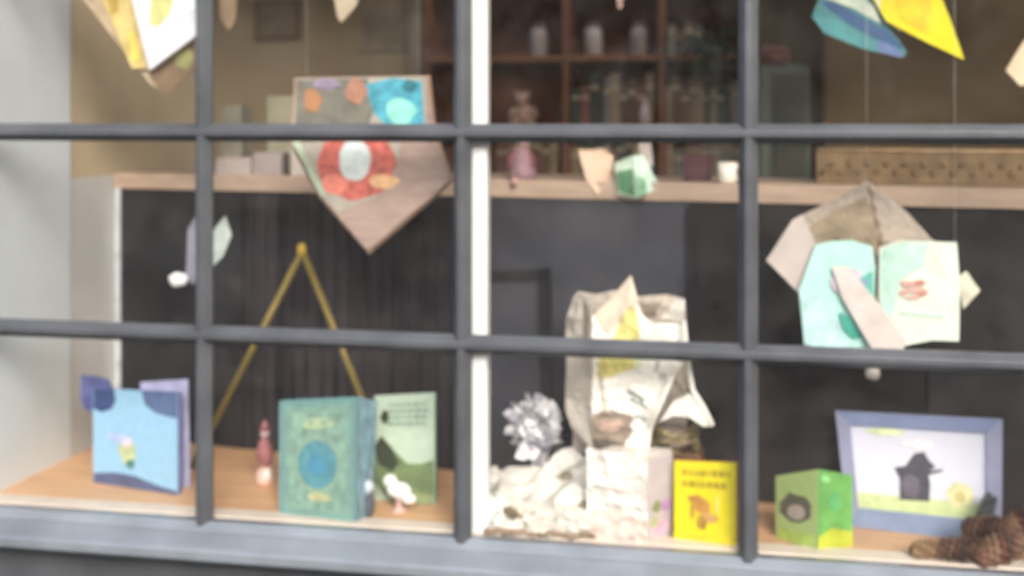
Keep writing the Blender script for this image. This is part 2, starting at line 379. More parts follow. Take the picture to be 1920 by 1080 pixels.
# a pale back board showing behind the green book
# framed picture
q = [at(1567, 770, .30), at(1880, 786, .24), fl(1878, .20), fl(1590, .255)]
pf = thing('picture_frame', 'wide lavender framed picture of a small dark animal on grass, leaning at the right', 'picture', (q[2] + q[3]) / 2)
n = nrm(q); fm = mat('#9295b2', .45, .1, 20); bm = mat('#7e8bb0', .45, .1, 20)
def fr_piece(a, b, c, d, m, nm='frame_side'):
    mb = MB(); mb.prism([lerp(q, *p) for p in (a, b, c, d)], n * .008, m); return mb.build(nm, pf, bevel=.002)
fr_piece((0, 0), (.085, .17), (.085, .88), (0, 1), fm); fr_piece((1, 0), (.905, .17), (.905, .88), (1, 1), fm)
fr_piece((.001, .999), (.085, .881), (.905, .881), (.999, .999), bm); fr_piece((.001, .001), (.085, .169), (.905, .169), (.999, .001), mat('#7f8fae', .45, .1, 20))
mb = MB(); mb.prism([p - n * .001 for p in q], -n * .006, mat('#d5d7e6', .5, .03, 20))
gd = mat('#c5d39c', .7, .15, 30); dkm = mat('#4c4b54', .8, .2, 60)
decals(mb, q, [(rect(.08,.16,.92,.30), gd), ([(.36,.27),(.37,.45),(.34,.54),(.41,.56),(.47,.67),(.53,.69),(.56,.62),(.60,.57),(.55,.53),(.56,.42),(.55,.28)], dkm), (disc(.44,.40,.06,.10,10,.2), mat('#66616f', .8)),
    (disc(.74,.36,.09,.10,12,.4,7), mat('#dcd8a8', .7)), (disc(.74,.34,.04,.05,10,.4,7), mat('#c0b57c', .7)), (disc(.30,.84,.12,.03,12,.2), mat('#d8e4b4', .7)), ([(.54,.53),(.64,.56),(.64,.54),(.55,.50)], dkm), (disc(.5,.75,.1,.05,9,.3), mat('#eedfe6', .7))], n)
mb.build('picture', pf)
mb = MB(); mb.prism([lerp(q, .48, .55) - n * .008, lerp(q, .52, .55) - n * .008, fl(1740, .34), fl(1715, .35)], (0, .003, 0), mat('#7e8bb0', .6)); mb.build('strut', pf)

# ---------------------------------------------------------------- hanging books
def poly(pts, Y): return [at(x, y, Y if not callable(Y) else Y(x, y)) for x, y in pts]
def pdec(mb, pts, Y, m, k=1): mb.add(poly(pts, lambda x, y: (Y(x, y) if callable(Y) else Y) - .0010 - k * .0004), [tuple(range(len(pts)))], m)
def ring(cx, cy, rx, ry, k=20, jit=0, sd=2): return [(cx + a, cy + b) for a, b in disc(0, 0, rx, ry, k, jit, sd)]
# centre-left: tan book with red wreath
Yc = .16
hb = thing('hanging_book', 'tan book hung corner down with a red ring on its cover, beside the centre post', 'book', at(690, 470, Yc))
mb = MB(); mb.prism(poly([(556,146),(800,142),(812,250),(845,338),(690,470),(602,368),(545,268)], Yc), (0, .003, 0), mat('#a38d84', .6, .16, 14, stretch=(1,1,4)))
pdec(mb, [(556,148),(798,144),(800,236),(752,262),(742,330),(700,372),(634,398),(602,366),(547,268)], Yc, mat('#a8a296', .6, .12, 25), 1)
pdec(mb, [(556,150),(690,147),(700,210),(690,236),(553,238)], Yc, mat('#75736a', .6, .25, 25), 1.5)
pdec(mb, ring(668,308,74,66,26,.1), Yc, mat('#c0645a', .6, .4, 50), 2)
pdec(mb, ring(665,300,30,40,20,.1), Yc, mat('#cfdada', .6), 3)
pdec(mb, ring(628,345,24,20,12,.3), Yc, mat('#e08575', .6), 4)
pdec(mb, ring(720,340,28,14,12,.3), Yc, mat('#e2b78c', .6), 5)
pdec(mb, [(684,160),(735,146),(790,152),(796,236),(725,236),(700,210)], Yc, mat('#4b9fb5', .5, .3, 40), 6)
pdec(mb, ring(752,208,28,26,12,.3), Yc, mat('#8fdccb', .5), 7)
pdec(mb, ring(586,188,17,24,12,.3), Yc, mat('#a87a58', .5), 8)
pdec(mb, ring(612,158,26,10,10,.4), Yc, mat('#93849c', .5), 9)
pdec(mb, ring(668,172,20,24,10,.4), Yc, mat('#a87a66', .5), 10)
pdec(mb, ring(768,162,14,12,10,.4), Yc, mat('#2f7380', .5), 11)
pdec(mb, [(548,268),(560,262),(610,365),(602,368)], Yc, mat('#b7c9b0', .5), 12)
mb.build('front_cover', hb)
mb = MB(); mb.prism(poly([(560,150),(797,147),(808,252),(840,338),(690,464),(606,366),(550,268)], Yc + .0035), (0, .016, 0), mat('#dfd0bf', .8, .15, 60)); mb.build('page_block', hb)
mb = MB(); mb.prism(poly([(552,146),(806,142),(818,250),(852,340),(692,477),(598,370),(541,268)], Yc + .020), (0, .003, 0), mat('#a98c78', .6, .1, 20)); mb.build('back_cover', hb)
threads(hb, [at(575, 152, Yc + .01), at(785, 150, Yc + .01)])
# upper left: cream, yellow and white open book
Yc = .10
hb = thing('hanging_book', 'white paged open book with a yellow cover hung point down at the top left', 'book', at(290, 165, Yc))
mb = MB(); mb.prism(poly([(150,-8),(80,-120),(190,-180),(276,128),(300,168),(284,160)], lambda x, y: .14), (0, .003, 0), mat('#b8a489', .6))
mb.build('back_cover', hb)
mb = MB(); mb.prism(poly([(190,-5),(150,-110),(230,-150),(252,10),(276,128),(247,128)], .125), (0, .004, 0), mat('#cbb677', .6, .2, 30))
pdec(mb, [(200,-5),(190,-60),(215,-60),(222,22),(208,28)], .125, mat('#ab9249', .6), 2); pdec(mb, [(240,60),(250,60),(262,112),(248,116)], .125, mat('#e6cd63', .6), 3)
mb.build('front_cover', hb)
mb = MB(); mb.prism(poly([(246,-5),(225,-150),(420,-190),(372,-10),(368,66),(280,132)], .095), (0, .012, 0), mat('#d9d9e2', .6, .05, 20))
pdec(mb, [(284,-20),(330,-20),(318,26),(296,52),(280,44)], .095, mat('#c2c583', .6, .2, 30), 1); pdec(mb, [(320,40),(366,10),(366,20),(330,52)], .095, mat('#cdd8dc', .6), 2); pdec(mb, [(335,-20),(366,-20),(366,16),(340,26)], .095, mat('#d9e6f2', .6), 3)
pdec(mb, [(287,88),(330,76),(300,104)], .095, mat('#f2e2e4', .6), 4)
mb.build('page_block', hb)
mb = MB(); mb.prism(poly([(278,134),(368,72),(372,118),(314,182),(300,170)], .125), (0, .003, 0), mat('#7b6750', .6, .2, 20))
pdec(mb, ring(345,108,18,22,10,.3), .125, mat('#8f8f5e', .6), 1); mb.build('under_cover', hb)
threads(hb, [at(120, -110, .13), at(380, -150, .1)])
# upper right: yellow cover and blue cover spread like a tent
hb = thing('hanging_book', 'yellow and blue book spread open, hung near the ceiling at the top right', 'book', at(1690, 90, .2))
mb = MB(); mb.prism(poly([(1632,-10),(1600,-150),(1730,-160),(1768,2),(1782,36),(1808,112),(1735,78),(1662,40)], lambda x, y: .17 + (1800 - x) * .0002), (0, .004, 0), mat('#dfd022', .45, .05, 12))
pdec(mb, [(1680,-5),(1745,-5),(1748,30),(1738,62),(1690,36)], lambda x, y: .17 + (1800 - x) * .0002, mat('#e2c32c', .5), 2); mb.build('front_cover', hb, bevel=.001)
mb = MB(); mb.prism(poly([(1522,30),(1560,-60),(1600,-148),(1640,-20),(1668,52),(1700,96),(1692,108),(1620,92),(1545,62)], .215), (0, .004, 0), mat('#3d7f84', .5, .25, 20))
pdec(mb, [(1538,4),(1560,2),(1672,62),(1696,92),(1660,82),(1590,44)], .215, mat('#27507c', .5, .2, 20), 2); pdec(mb, [(1546,-4),(1600,-20),(1640,14),(1652,44),(1600,16)], .215, mat('#b9c4b4', .5), 3)
pdec(mb, [(1640,82),(1660,78),(1694,100),(1690,108),(1650,98)], .215, mat('#586b96', .5), 4)
mb.build('back_cover', hb, bevel=.001)
mb = MB(); mb.prism(poly([(1604,-142),(1640,-60),(1672,44),(1690,60),(1650,20),(1620,-60)], .20), (0, .01, 0), mat('#ded8c4', .7)); mb.build('page_block', hb)
threads(hb, [at(1600, -148, .2)])
# right: kraft covered book, mint pages
Yb = .13
hb = thing('hanging_book', 'open book with pale mint pages in a brown kraft cover, hung on the right', 'book', at(1640, 665, Yb))
km = mat('#a99d92', .75, .14, 18); km2 = mat('#bdb3ae', .7, .08, 18)
mb = creased([(1484,420),(1505,402),(1560,376),(1625,338),(1700,396),(1745,446),(1780,470)], [(1484,440),(1530,560),(1640,640),(1780,560)], lambda x, y: Yb + .045 + (y - 400) * .0001, km,
        [([(1622,368),(1560,398),(1516,424),(1540,470),(1650,470),(1640,410)], mat('#938470', .8, .3, 20)), ([(1625,345),(1632,345),(1660,470),(1648,470)], mat('#8a7565', .8))], .010, 12, 50, 50)
mb.build('cover', hb)
mb = MB(); mb.prism(poly([(1505,402),(1486,412),(1437,488),(1500,552),(1590,600),(1668,668),(1690,655),(1600,540),(1530,462)], lambda x, y: Yb + .012 + (y-400)*.00003), (0, .003, 0), km2)
mb.build('cover_flap', hb, bevel=.001)
def Yp(x, y): return Yb + .03 * (1 - abs(x - 1645) / 150) ** 2 - .02
L = [(1498,548),(1530,460),(1560,454),(1600,452),(1636,464),(1642,500),(1640,600),(1632,664),(1570,660),(1508,648)]
mb = MB(); mb.prism([p + Vector((0,.016,0)) for p in poly(L, Yp)], (0, .006, 0), mat('#aedbd2', .6, .10, 14))
def Yq(x, y): return Yp(x, y) + .0155
pdec(mb, [(1500,552),(1540,552),(1600,655),(1508,646)], Yq, mat('#b4d6d8', .6), 1)
pdec(mb, ring(1592,530,34,28,14,.2), Yq, mat('#c4b8c8', .6), 2); pdec(mb, [(1612,520),(1636,508),(1638,552),(1620,548)], Yq, mat('#62b0a0', .6), 3)
pdec(mb, [(1572,585),(1590,592),(1616,632),(1600,636),(1582,620)], Yq, mat('#3b9a88', .6), 4); pdec(mb, ring(1618,532,10,10,8,.4), Yq, mat('#7c97ae', .6), 5)
mb.build('left_page', hb)
Rr = [(1650,466),(1690,452),(1740,454),(1796,456),(1802,540),(1800,642),(1750,640),(1700,650),(1654,664),(1648,560)]
mb = MB(); mb.prism([p + Vector((0,.014,0)) for p in poly(Rr, Yp)], (0, .008, 0), mat('#dce6d6', .6, .08, 14))
Yq2 = lambda x, y: Yp(x, y) + .0135
pdec(mb, [(1652,468),(1690,456),(1740,458),(1730,500),(1690,520),(1672,600),(1652,640)], Yq2, mat('#bfdfd2', .6), 1)
for k, (x, y, a_, b_) in enumerate(((1700,532,12,6),(1724,530,14,5),(1712,543,20,5),(1694,550,9,5),(1730,550,12,5),(1713,557,12,4))):
    pdec(mb, ring(x, y, a_, b_, 9, .6, k), Yq2, mat(['#d9a89e', '#cf8d83', '#dcb0a4'][k % 3], .6), 2 + k * .5)
pdec(mb, [(1690,580),(1770,590),(1770,596),(1690,588)], Yq2, mat('#c9e0d2', .6), 6)
mb.build('right_page', hb)
mb = MB(); mb.prism(poly([(1560,500),(1590,500),(1640,560),(1700,640),(1688,668),(1640,662),(1580,560)], Yb - .008), (0, .002, 0), mat('#cdc2be', .7, .15, 20)); mb.build('page_strip', hb)
mb = MB(); mb.prism(poly([(1796,520),(1812,508),(1838,545),(1806,580)], Yb + .03), (0, .003, 0), mat('#d5d2bf', .7)); mb.build('corner_tab', hb)
threads(hb, [at(1625, 342, Yb + .05), at(1790, 460, Yb + .01)])
mb = MB(); c = at(1636, 700, Yb + .02); mb.blob(c, (.016, .012, .014), mat('#b9b2ac', .6), .1, 3, 3)
mb.tube([c + Vector((0, 0, .012)), at(1640, 664, Yb + .01)], .0012, mat('#b9b2ac', .6), 6)
tag(mb.build('bead', origin=c), 'small pale bead hanging on a thread under the kraft covered book', 'bead')
# tips of cards hanging higher up
for (pts, c, lab) in (([(408,-40),(446,-40),(440,40),(428,58),(412,30)], '#b39c83', 'tan card tip hanging at the top, just right of the left glazing bar'),
                      ([(618,-60),(690,-60),(668,10),(640,42),(632,30)], '#cbbba4', 'cream pointed card tip hanging at the top, left of the centre post'),
                      ([(1150,-60),(1180,-60),(1166,16),(1158,16)], '#a4887c', 'narrow brownish card tip hanging over the bookcase'),
                      ([(1930,60),(1960,160),(1912,160),(1886,132)], '#e0c9ab', 'cream card corner hanging at the right edge of the view')):
    p = poly(pts, .3); mb = MB(); mb.prism(p, (0, .003, 0), mat(c, .6, .15, 20)); top = max(p, key=lambda v: v.z)
    mb.tube([top, Vector((top.x, top.y, 2.7))], .0005, mat('#c9c6bf', .5), 5)
    tag(mb.build('hanging_card', origin=p[-1]), lab, 'card', 'cards hanging above the display')
# white paper bird
pb = thing('paper_bird', 'small white paper bird hanging before the dark board beside the left glazing bar', 'ornament', at(345, 530, .2))
pm = mat('#e6e6ea', .6, .05, 20)
MB().blob(at(334, 524, .2), (.026, .016, .018), pm, .1, 2, 1).build('body', pb)
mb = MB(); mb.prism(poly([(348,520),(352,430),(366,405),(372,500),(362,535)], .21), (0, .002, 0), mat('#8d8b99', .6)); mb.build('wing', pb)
mb = MB(); mb.prism(poly([(372,500),(405,425),(422,405),(434,440),(418,480),(385,515)], .19), (0, .002, 0), mat('#c3cfc8', .6)); mb.build('wing', pb)
threads(pb, [at(380, 470, .2)])

# ---------------------------------------------------------------- mustard A-frame stand
ea = thing('a_frame_stand', 'slim mustard coloured A shaped stand against the dark board', 'easel', at(567, 830, .42))
mm = mat('#7a6a33', .55, .15, 30); apex = at(567, 470, .44)
for b_ in (fl(360, .40), fl(742, .38)):
    d = (b_ - apex).normalized()
    MB().tube([apex - d * .012, b_ + Vector((0, 0, .003))], .0085, mm, 8).build('leg', ea)
MB().blob(apex + Vector((0, -.004, .004)), (.013, .012, .017), mat('#b89a35', .5), .05, 2, 1).build('apex_joint', ea)

# ---------------------------------------------------------------- red figurine, white duck, small jars
c = fl(497, .30); fg = thing('figurine', 'little red and white figurine on the timber left of the teal book', 'figurine', c)
rm = mat('#a0686a', .6, .35, 40); 
MB().lathe(c, [(.012,.0005),(.022,.004),(.024,.02),(.018,.038),(.012,.046)], mat('#e7c3b6', .6)).build('base', fg)
MB().lathe(c + Vector((0,0,.046)), [(.010,0),(.019,.012),(.021,.04),(.014,.062),(.006,.07)], rm).build('coat', fg)
MB().blob(c + Vector((0,0,.128)), (.012,.012,.013), mat('#c2a4a8', .6), .05, 2, 1).build('head', fg)
MB().lathe(c + Vector((0,0,.136)), [(.012,0),(.008,.014),(.001,.028)], rm).build('hat', fg)
MB().blob(c + Vector((.012,-.018,.03)), (.011,.010,.015), mat('#efe8e4', .6), .1, 2, 1).build('sack', fg)
c = fl(748, .16); dk_ = thing('paper_duck', 'small white duck figurine in front of the mint book', 'figurine', c)
wm = mat('#eef1ee', .5, .04)
MB().blob(c + Vector((.0,0,.048)), (.030,.017,.020), wm, .06, 2, 2).build('body', dk_)
MB().blob(c + Vector((-.020,-.004,.070)), (.017,.014,.016), wm, .06, 2, 3).build('head', dk_)
MB().blob(c + Vector((.024,.0,.030)), (.018,.010,.012), wm, .1, 2, 3).build('tail', dk_)
MB().lathe(c, [(.020,.0005),(.018,.006),(.006,.012),(.006,.034)], mat('#c9a6a0', .6)).build('stand', dk_)
c = fl(690, .10); jr = thing('figurine', 'slate blue rabbit figurine tucked between the teal and mint books', 'figurine', c)
jm = mat('#7d8796', .6, .2, 40)
MB().blob(c + Vector((0,0,.030)), (.016,.014,.030), mat('#4f5560', .6), .08, 2, 2).build('body', jr)
MB().blob(c + Vector((.0,0,.070)), (.015,.013,.016), mat('#b9c4cc', .6), .06, 2, 3).build('head', jr)
for s in (-1, 1): MB().blob(c + Vector((.007*s,0,.098)), (.004,.004,.020), jm, .05, 2, 3).build('ear', jr)

# ---------------------------------------------------------------- white carton, paper bag, nest, flower, cloth
ZB = at(1160, 846, .10).z
cr = thing('carton', 'tall white carton standing at the glass, supporting the paper bag', 'box', fl(1190, .08))
wx = mat('#d8d2cc', .7, .05, 9); A = fl(1108, .055); B = fl(1214, .035); C2 = fl(1262, .12); Dd = A + (C2 - B)
mb = MB(); h = Vector((0, 0, ZB - ZF)); e3 = Vector((0,0,.0005))
mb.prism([A + e3, B + e3, C2 + e3, Dd + e3], h, wx)
n3 = (B - A).cross(Vector((0,0,1))).normalized(); n4 = (C2 - B).cross(Vector((0,0,1))).normalized()
qf = [A + h, B + h, B, A]; decals(mb, qf, [(rect(.25,.02,.98,.28), mat('#dcc6bc', .7)), (rect(.02,.55,.7,.565), mat('#d7d2cd', .7)), (rect(.3,.38,.98,.39), mat('#c8cccb', .7))], n3)
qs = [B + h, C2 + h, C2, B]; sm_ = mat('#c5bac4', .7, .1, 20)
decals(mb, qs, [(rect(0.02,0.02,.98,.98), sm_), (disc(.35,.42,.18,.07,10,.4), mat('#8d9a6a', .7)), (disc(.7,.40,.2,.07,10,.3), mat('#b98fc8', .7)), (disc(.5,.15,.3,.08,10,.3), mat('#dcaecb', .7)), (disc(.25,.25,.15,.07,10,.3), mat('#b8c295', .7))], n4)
mb.build('carton_body', cr, bevel=.002)
creased([(1100,838),(1150,850),(1214,842)], [(1098,1026),(1160,1030),(1216,1036)], lambda x, y: .045 - (x - 1100) * .00018, mat('#e3ded8', .8, .05, 12),
        [([(1100,960),(1160,950),(1216,975),(1216,1040),(1100,1040)], mat('#dfccc3', .7)), ([(1112,905),(1180,925),(1178,931),(1112,911)], mat('#bfbab4', .7)), ([(1130,945),(1214,955),(1214,960),(1130,951)], mat('#b4b6b4', .7))], .014, 14, 40, 60, sd=5).build('wrapping_paper', cr)  # thin grey lines are crease shadows painted on the wrapping
mb = MB(); mb.prism([A + h + Vector((.004,.003,.003)), B + h + Vector((-.004,.003,.003)), C2 + h + Vector((-.004,-.003,.003)), Dd + h + Vector((.004,-.003,.003))], (0,0,.004), mat('#ddd6cf', .7)); mb.build('lid', cr)
bag = thing('paper_bag', 'tall open white paper bag with a yellow patch and torn rim, on the carton', 'bag', at(1170, 850, .12))
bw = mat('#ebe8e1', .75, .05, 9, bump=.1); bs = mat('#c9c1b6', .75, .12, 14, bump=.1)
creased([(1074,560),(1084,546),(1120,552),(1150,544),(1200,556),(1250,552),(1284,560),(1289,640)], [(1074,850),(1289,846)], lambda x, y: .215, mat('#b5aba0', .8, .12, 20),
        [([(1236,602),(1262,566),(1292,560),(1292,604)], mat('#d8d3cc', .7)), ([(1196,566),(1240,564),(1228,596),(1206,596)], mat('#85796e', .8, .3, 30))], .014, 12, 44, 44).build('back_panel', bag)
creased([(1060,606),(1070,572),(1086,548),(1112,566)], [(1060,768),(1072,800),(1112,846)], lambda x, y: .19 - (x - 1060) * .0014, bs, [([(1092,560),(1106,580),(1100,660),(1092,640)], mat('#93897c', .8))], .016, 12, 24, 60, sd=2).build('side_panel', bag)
def Yf(x, y): return .112 + .00006 * (x - 1112)
creased([(1110,590),(1128,612),(1150,612),(1170,566),(1190,548),(1204,590),(1222,604),(1284,610),(1290,650)], [(1110,866),(1150,874),(1200,862),(1216,850),(1224,800),(1246,752),(1268,702),(1290,668)], Yf, bw,
        [([(1126,652),(1150,632),(1168,590),(1186,570),(1198,600),(1200,640),(1190,690),(1150,705),(1116,712)], mat('#d9cf84', .7, .1, 20)),
         ([(1186,655),(1206,640),(1210,672),(1192,694)], mat('#cbd6b4', .7)),
         (ring(1140,808,54,38,18,.5,8), mat('#8e8074', .8, .3, 30)), (ring(1128,840,44,16,14,.5,9), mat('#5f564e', .8, .3, 30)), (ring(1146,796,22,16,10,.5,9), mat('#b79d90', .8)), (ring(1092,800,16,34,12,.5,3), mat('#a39686', .8, .3, 30)),  # brown blotches paint the shadowed hollow low on the bag
         ([(1176,728),(1212,748),(1210,756),(1174,737)], mat('#8f9a95', .7)), ([(1182,744),(1216,762),(1214,768),(1180,752)], mat('#9aa49f', .7)), ([(1192,776),(1214,786),(1212,794),(1190,784)], mat('#97a09c', .7)),
         (ring(1242,706,9,8,10), mat('#b5b1ab', .7)), ([(1240,640),(1250,640),(1232,700),(1224,700)], mat('#c9c7c2', .7)), ([(1120,700),(1128,700),(1140,770),(1132,770)], mat('#b9ae9f', .8))], .021, 11, 72, 80, sd=1).build('front_panel', bag)  # narrow bands are crease shade put into the paper's colour
mb = MB(); mb.prism([at(1106,596,.13), at(1148,556,.12), at(1183,516,.10), at(1196,560,.10), at(1180,572,.095), at(1160,600,.098), at(1140,625,.1)], (0,.002,0), mat('#dfd3bf', .75, .15, 24))
mb.build('torn_flap', bag)
mb = MB(); mb.tube([at(1283,600,.11), at(1288,660,.09), at(1298,730,.08), at(1318,765,.075), at(1336,798,.07)], [.004,.005,.006,.008,.006], bw, 8); mb.tube([at(1262,706,.085), at(1232,770,.085), at(1216,800,.09)], .004, bw, 8); mb.build('strap', bag)
mb = MB(); mb.prism([at(1236,792,.07), at(1262,755,.075), at(1292,738,.08), at(1316,765,.075), at(1338,800,.07), at(1318,800,.068), at(1290,782,.065), at(1262,780,.065)], (0,.012,0), mat('#dcd8d0', .75)); mb.build('folded_edge', bag)
nest = thing('straw_nest', 'round olive brown straw nest beside the paper bag, over the yellow book', 'nest', at(1268, 850, .16))
rnd = random.Random(5); mb = MB(); c = at(1266, 822, .16)
for k in range(90):
    a = rnd.uniform(0, 6.28); r = rnd.uniform(.8, 1.05); z = rnd.uniform(-.028, .026); a2 = a + rnd.uniform(.4, .9)
    f = lambda t: c + Vector((math.cos(t) * .052 * r, math.sin(t) * .045 * r, z + rnd.uniform(-.006, .006)))
    mb.tube([f(a), f((a + a2) / 2), f(a2)], rnd.uniform(.0015, .003), mat(rnd.choice(['#8b7d55', '#a3946c', '#6b5d3d', '#77704a']), .8), 5)
mb.build('woven_straw', nest)
MB().blob(c + Vector((0, 0, .004)), (.040, .036, .026), mat('#9a8880', .8, .3, 40), .15, 3, 4).build('filling', nest)
st = thing('wooden_block', 'dark wooden block carrying the straw nest behind the yellow book', 'block', fl(1275, .16))
cc = fl(1275, .17); MB().box((cc.x - .05, .14, ZF + .0005), (cc.x + .05, .22, c.z - .031), mat('#6e4a34', .6, .2, 12)).build('block_body', st, bevel=.003)
# paper flower: many small crumpled petals
def petals(name, label, c, r, n, mats_, sd, parts='petals', sz=.02):
    t = thing(name, label, 'ornament', c - Vector((0, 0, r.z))); rnd = random.Random(sd); mb = MB()
    for k in range(n):
        d = Vector((rnd.gauss(0,1), rnd.gauss(0,1), rnd.gauss(0,1))).normalized(); rr = rnd.uniform(.45, 1)
        p = c + Vector((d.x*r.x, d.y*r.y, d.z*r.z)) * rr
        a = d.cross(Vector((rnd.random(), rnd.random(), rnd.random()))).normalized(); b = d.cross(a).normalized(); s = rnd.uniform(.6, 1.2) * sz
        vs = [p - a*s*.5, p + b*s*.6 + d*s*.3, p + a*s*.5, p + a*s*.3 + d*s, p - a*s*.3 + d*s*.9, p + d*s*.3]
        mb.add(vs, [(0, 5, 4), (0, 1, 5), (1, 2, 5), (5, 2, 3), (4, 5, 3)], rnd.choice(mats_))
    mb.build(parts, t); return t
fw = petals('paper_flower', 'ragged greyish white paper flower beside the white post', at(1004, 806, .26), Vector((.050, .03, .052)), 190, [mat('#ececf2', .7), mat('#dcdae4', .7), mat('#a6a2ac', .7), mat('#f4f4f8', .7)], 3, sz=.034)
cs = at(1010, 850, .27); MB().tube([cs, fl(1020, .26)], [.018, .03], mat('#cfccc8', .8, .15, 20), 10).build('stem', fw)
# crumpled white cloth spread on the floor
cl = MB(); nx, ny = 60, 34; vs = []; fs = []
for j in range(ny + 1):
    for i in range(nx + 1):
        u, v = i / nx, j / ny; Y = .035 + .30 * v
        x = colx(906 + 208 * u, Y) + .0
        p = Vector((x * 9, Y * 9, 0)); rdg = 1 - abs(mnoise.noise(p * 1.3)) * 2.2; r2 = 1 - abs(mnoise.noise(p * 1.9 + Vector((5, 1, 0)))) * 2
        env = min(1, u * 5 + .25) * min(1, v * 6)
        hgt = (.02 + .13 * v * (.35 + .65 * u)) * (.8 + .2 * rdg) + .011 * r2 + .012
        if v > .75: hgt *= (1 - (v - .75) * 3)
        vs.append(Vector((x, Y, ZF + .002 + max(0, hgt) * env)))
for j in range(ny):
    for i in range(nx): fs.append((j*(nx+1)+i, j*(nx+1)+i+1, (j+1)*(nx+1)+i+1, (j+1)*(nx+1)+i))
k0 = len(vs); bot = [Vector((p.x, p.y, p.z - .0012)) for p in vs]
cl.add(vs + bot, fs + [tuple(k0 + a for a in f)[::-1] for f in fs], mat('#dedad3', .85, .10, 22))
tag(cl.build('crumpled_cloth', origin=fl(1000, .1)), 'crumpled white cloth heaped along the timber right of the white post', 'cloth')
for (px, Y, z, r, c_, lab, sd) in ((1075, .050, .035, (.036, .022, .034), '#dad6cd', 'largest white crumpled paper ball, against the carton foot', 1), (1012, .045, .022, (.030, .018, .024), '#d6cfc6', 'middle crumpled paper ball on the front of the cloth', 2),
                              (935, .06, .05, (.026, .02, .03), '#e4e6e2', 'pale crumpled paper ball next to the white post foot', 3)):
    mb = MB(); mb.blob(fl(px, Y) + Vector((0, 0, z)), r, mat(c_, .8, .06, 20, bump=.2), .5, 3.2, sd, 22, False)
    tag(mb.build('paper_ball', origin=fl(px, Y)), lab, 'paper ball', 'crumpled paper balls on the cloth')
for k, (tp, bt, Y_, a_, lab) in enumerate((
    ([(906,884),(930,872),(960,900),(1004,876),(1030,900)], [(906,960),(960,975),(1030,968)], .20, .022, 'torn white paper sheet at the back of the white heap, by the post'),
    ([(1000,902),(1040,850),(1070,842),(1118,866)], [(1000,965),(1060,960),(1118,980)], .15, .024, 'torn white paper sheet rising against the bag'),
    ([(1040,930),(1075,905),(1104,925),(1122,960)], [(1040,1000),(1080,1012),(1122,1012)], .055, .016, 'creased cream paper scrap at the foot of the wrapped carton'),
    ([(912,940),(950,925),(990,945),(1010,975)], [(912,985),(960,1000),(1010,1000)], .06, .018, 'creased ivory paper scrap at the front left of the heap'))):
    o = creased(tp, bt, (lambda yy: (lambda x, y: yy + (1000 - y) * .0003))(Y_), mat(['#cfccc6', '#d9d6cf', '#e2dfd8', '#dcd3c6'][k], .8, .08, 20), [(ring(tp[1][0] + 20, tp[1][1] + 45, 16, 8, 10, .6, k), mat('#8d8576', .8, .3, 30))], a_, 17, 40, 26, sd=10 + k)
    tag(o.build('torn_paper', origin=at(tp[1][0], bt[1][1], Y_)), lab, 'paper', 'torn paper pieces in the white heap')
rnd = random.Random(11)
for k, (px, pxe) in enumerate(((908, 985), (940, 1010), (1010, 1112), (985, 1060), (905, 950), (1060, 1118))):
    Ya = .024 + k * .003; mb = MB(); pts = [fl(px + (pxe - px) * i / 5, Ya) + Vector((0, 0, .006 + rnd.random() * .012)) for i in range(6)]
    mb.tube(pts, [.006, .007, .006, .006, .005, .003], mat('#8d7a68', .8, .3, 40), 7)
    tag(mb.build('twig', origin=pts[0]), 'short brown twig lying along the front edge of the white cloth', 'twig', 'twigs along the cloth edge')
mb = MB(); mb.blob(fl(958, .05) + Vector((0, -.008, .052)), (.016, .008, .011), mat('#7a6c55', .8, .3, 40), .25, 3, 5)
tag(mb.build('bark_chip', origin=fl(958, .05)), 'small brown bark chip lying on the white cloth', 'bark')

# ---------------------------------------------------------------- pine cones at the right
def cone(c, r, L, ax, sd, cols):
    rnd = random.Random(sd); mb = MB(); ax = Vector(ax).normalized(); a = ax.cross(Vector((0, 0, 1) if abs(ax.z) < .9 else (1, 0, 0))).normalized(); b = ax.cross(a)
    mb.tube([c - ax*L*.5, c - ax*L*.2, c + ax*L*.2, c + ax*L*.5], [r*.4, r*.7, r*.6, r*.15], mat('#4a3022', .8), 10)
    for k in range(80):
        t = k / 80; ang = k * 2.39996; rr = r * (math.sin(math.pi * (.15 + .8 * t)) ** .7)
        d = a * math.cos(ang) + b * math.sin(ang); p = c + ax * L * (t - .5) + d * rr * .6; s = r * .38
        tdir = ax.cross(d); o = (d * .8 + ax * .5).normalized()
        mb.add([p - tdir*s, p + tdir*s, p + tdir*s*.6 + o*s*1.5, p - tdir*s*.6 + o*s*1.5, p + o*s*1.1 - ax*s*.4], [(0,1,4), (1,2,4), (2,3,4), (3,0,4), (0,1,2,3)], mat(cols[k % len(cols)], .7, .2, 50))
    return mb
BR = ['#74503e', '#8d6a54', '#503a2e', '#80604c', '#6a3f30']
for (px, Y, z, r, L, ax, cols, lab, sd) in (
    (1745, .06, .024, .021, .085, (1, .3, .05), ['#a58462', '#8f6c4c'], 'pale tan pine cone, nearest the picture', 1),
    (1800, .05, .029, .027, .10, (1, -.2, .2), BR, 'reddish brown pine cone lying at the glass, middle of the heap', 2),
    (1870, .055, .032, .031, .11, (.9, .4, .3), BR, 'big dark pine cone lying at the right end of the heap', 3),
    (1845, .11, .058, .026, .09, (.9, -.3, .2), BR, 'brown pine cone lying on top of the others', 4),
    (1908, .10, .072, .026, .08, (.7, .3, .5), BR, 'pine cone at the far right edge, on top', 5),
    (1850, .165, .082, .018, .06, (.4, .2, .9), ['#59646a', '#6b7274'], 'small grey green pine cone leaning at the frame corner', 6)):
    c = fl(px, Y) + Vector((0, 0, z)); tag(cone(c, r, L, ax, sd, cols).build('pine_cone', origin=c - Vector((0, 0, r))), lab, 'pine cone', 'pine cones heaped at the right')

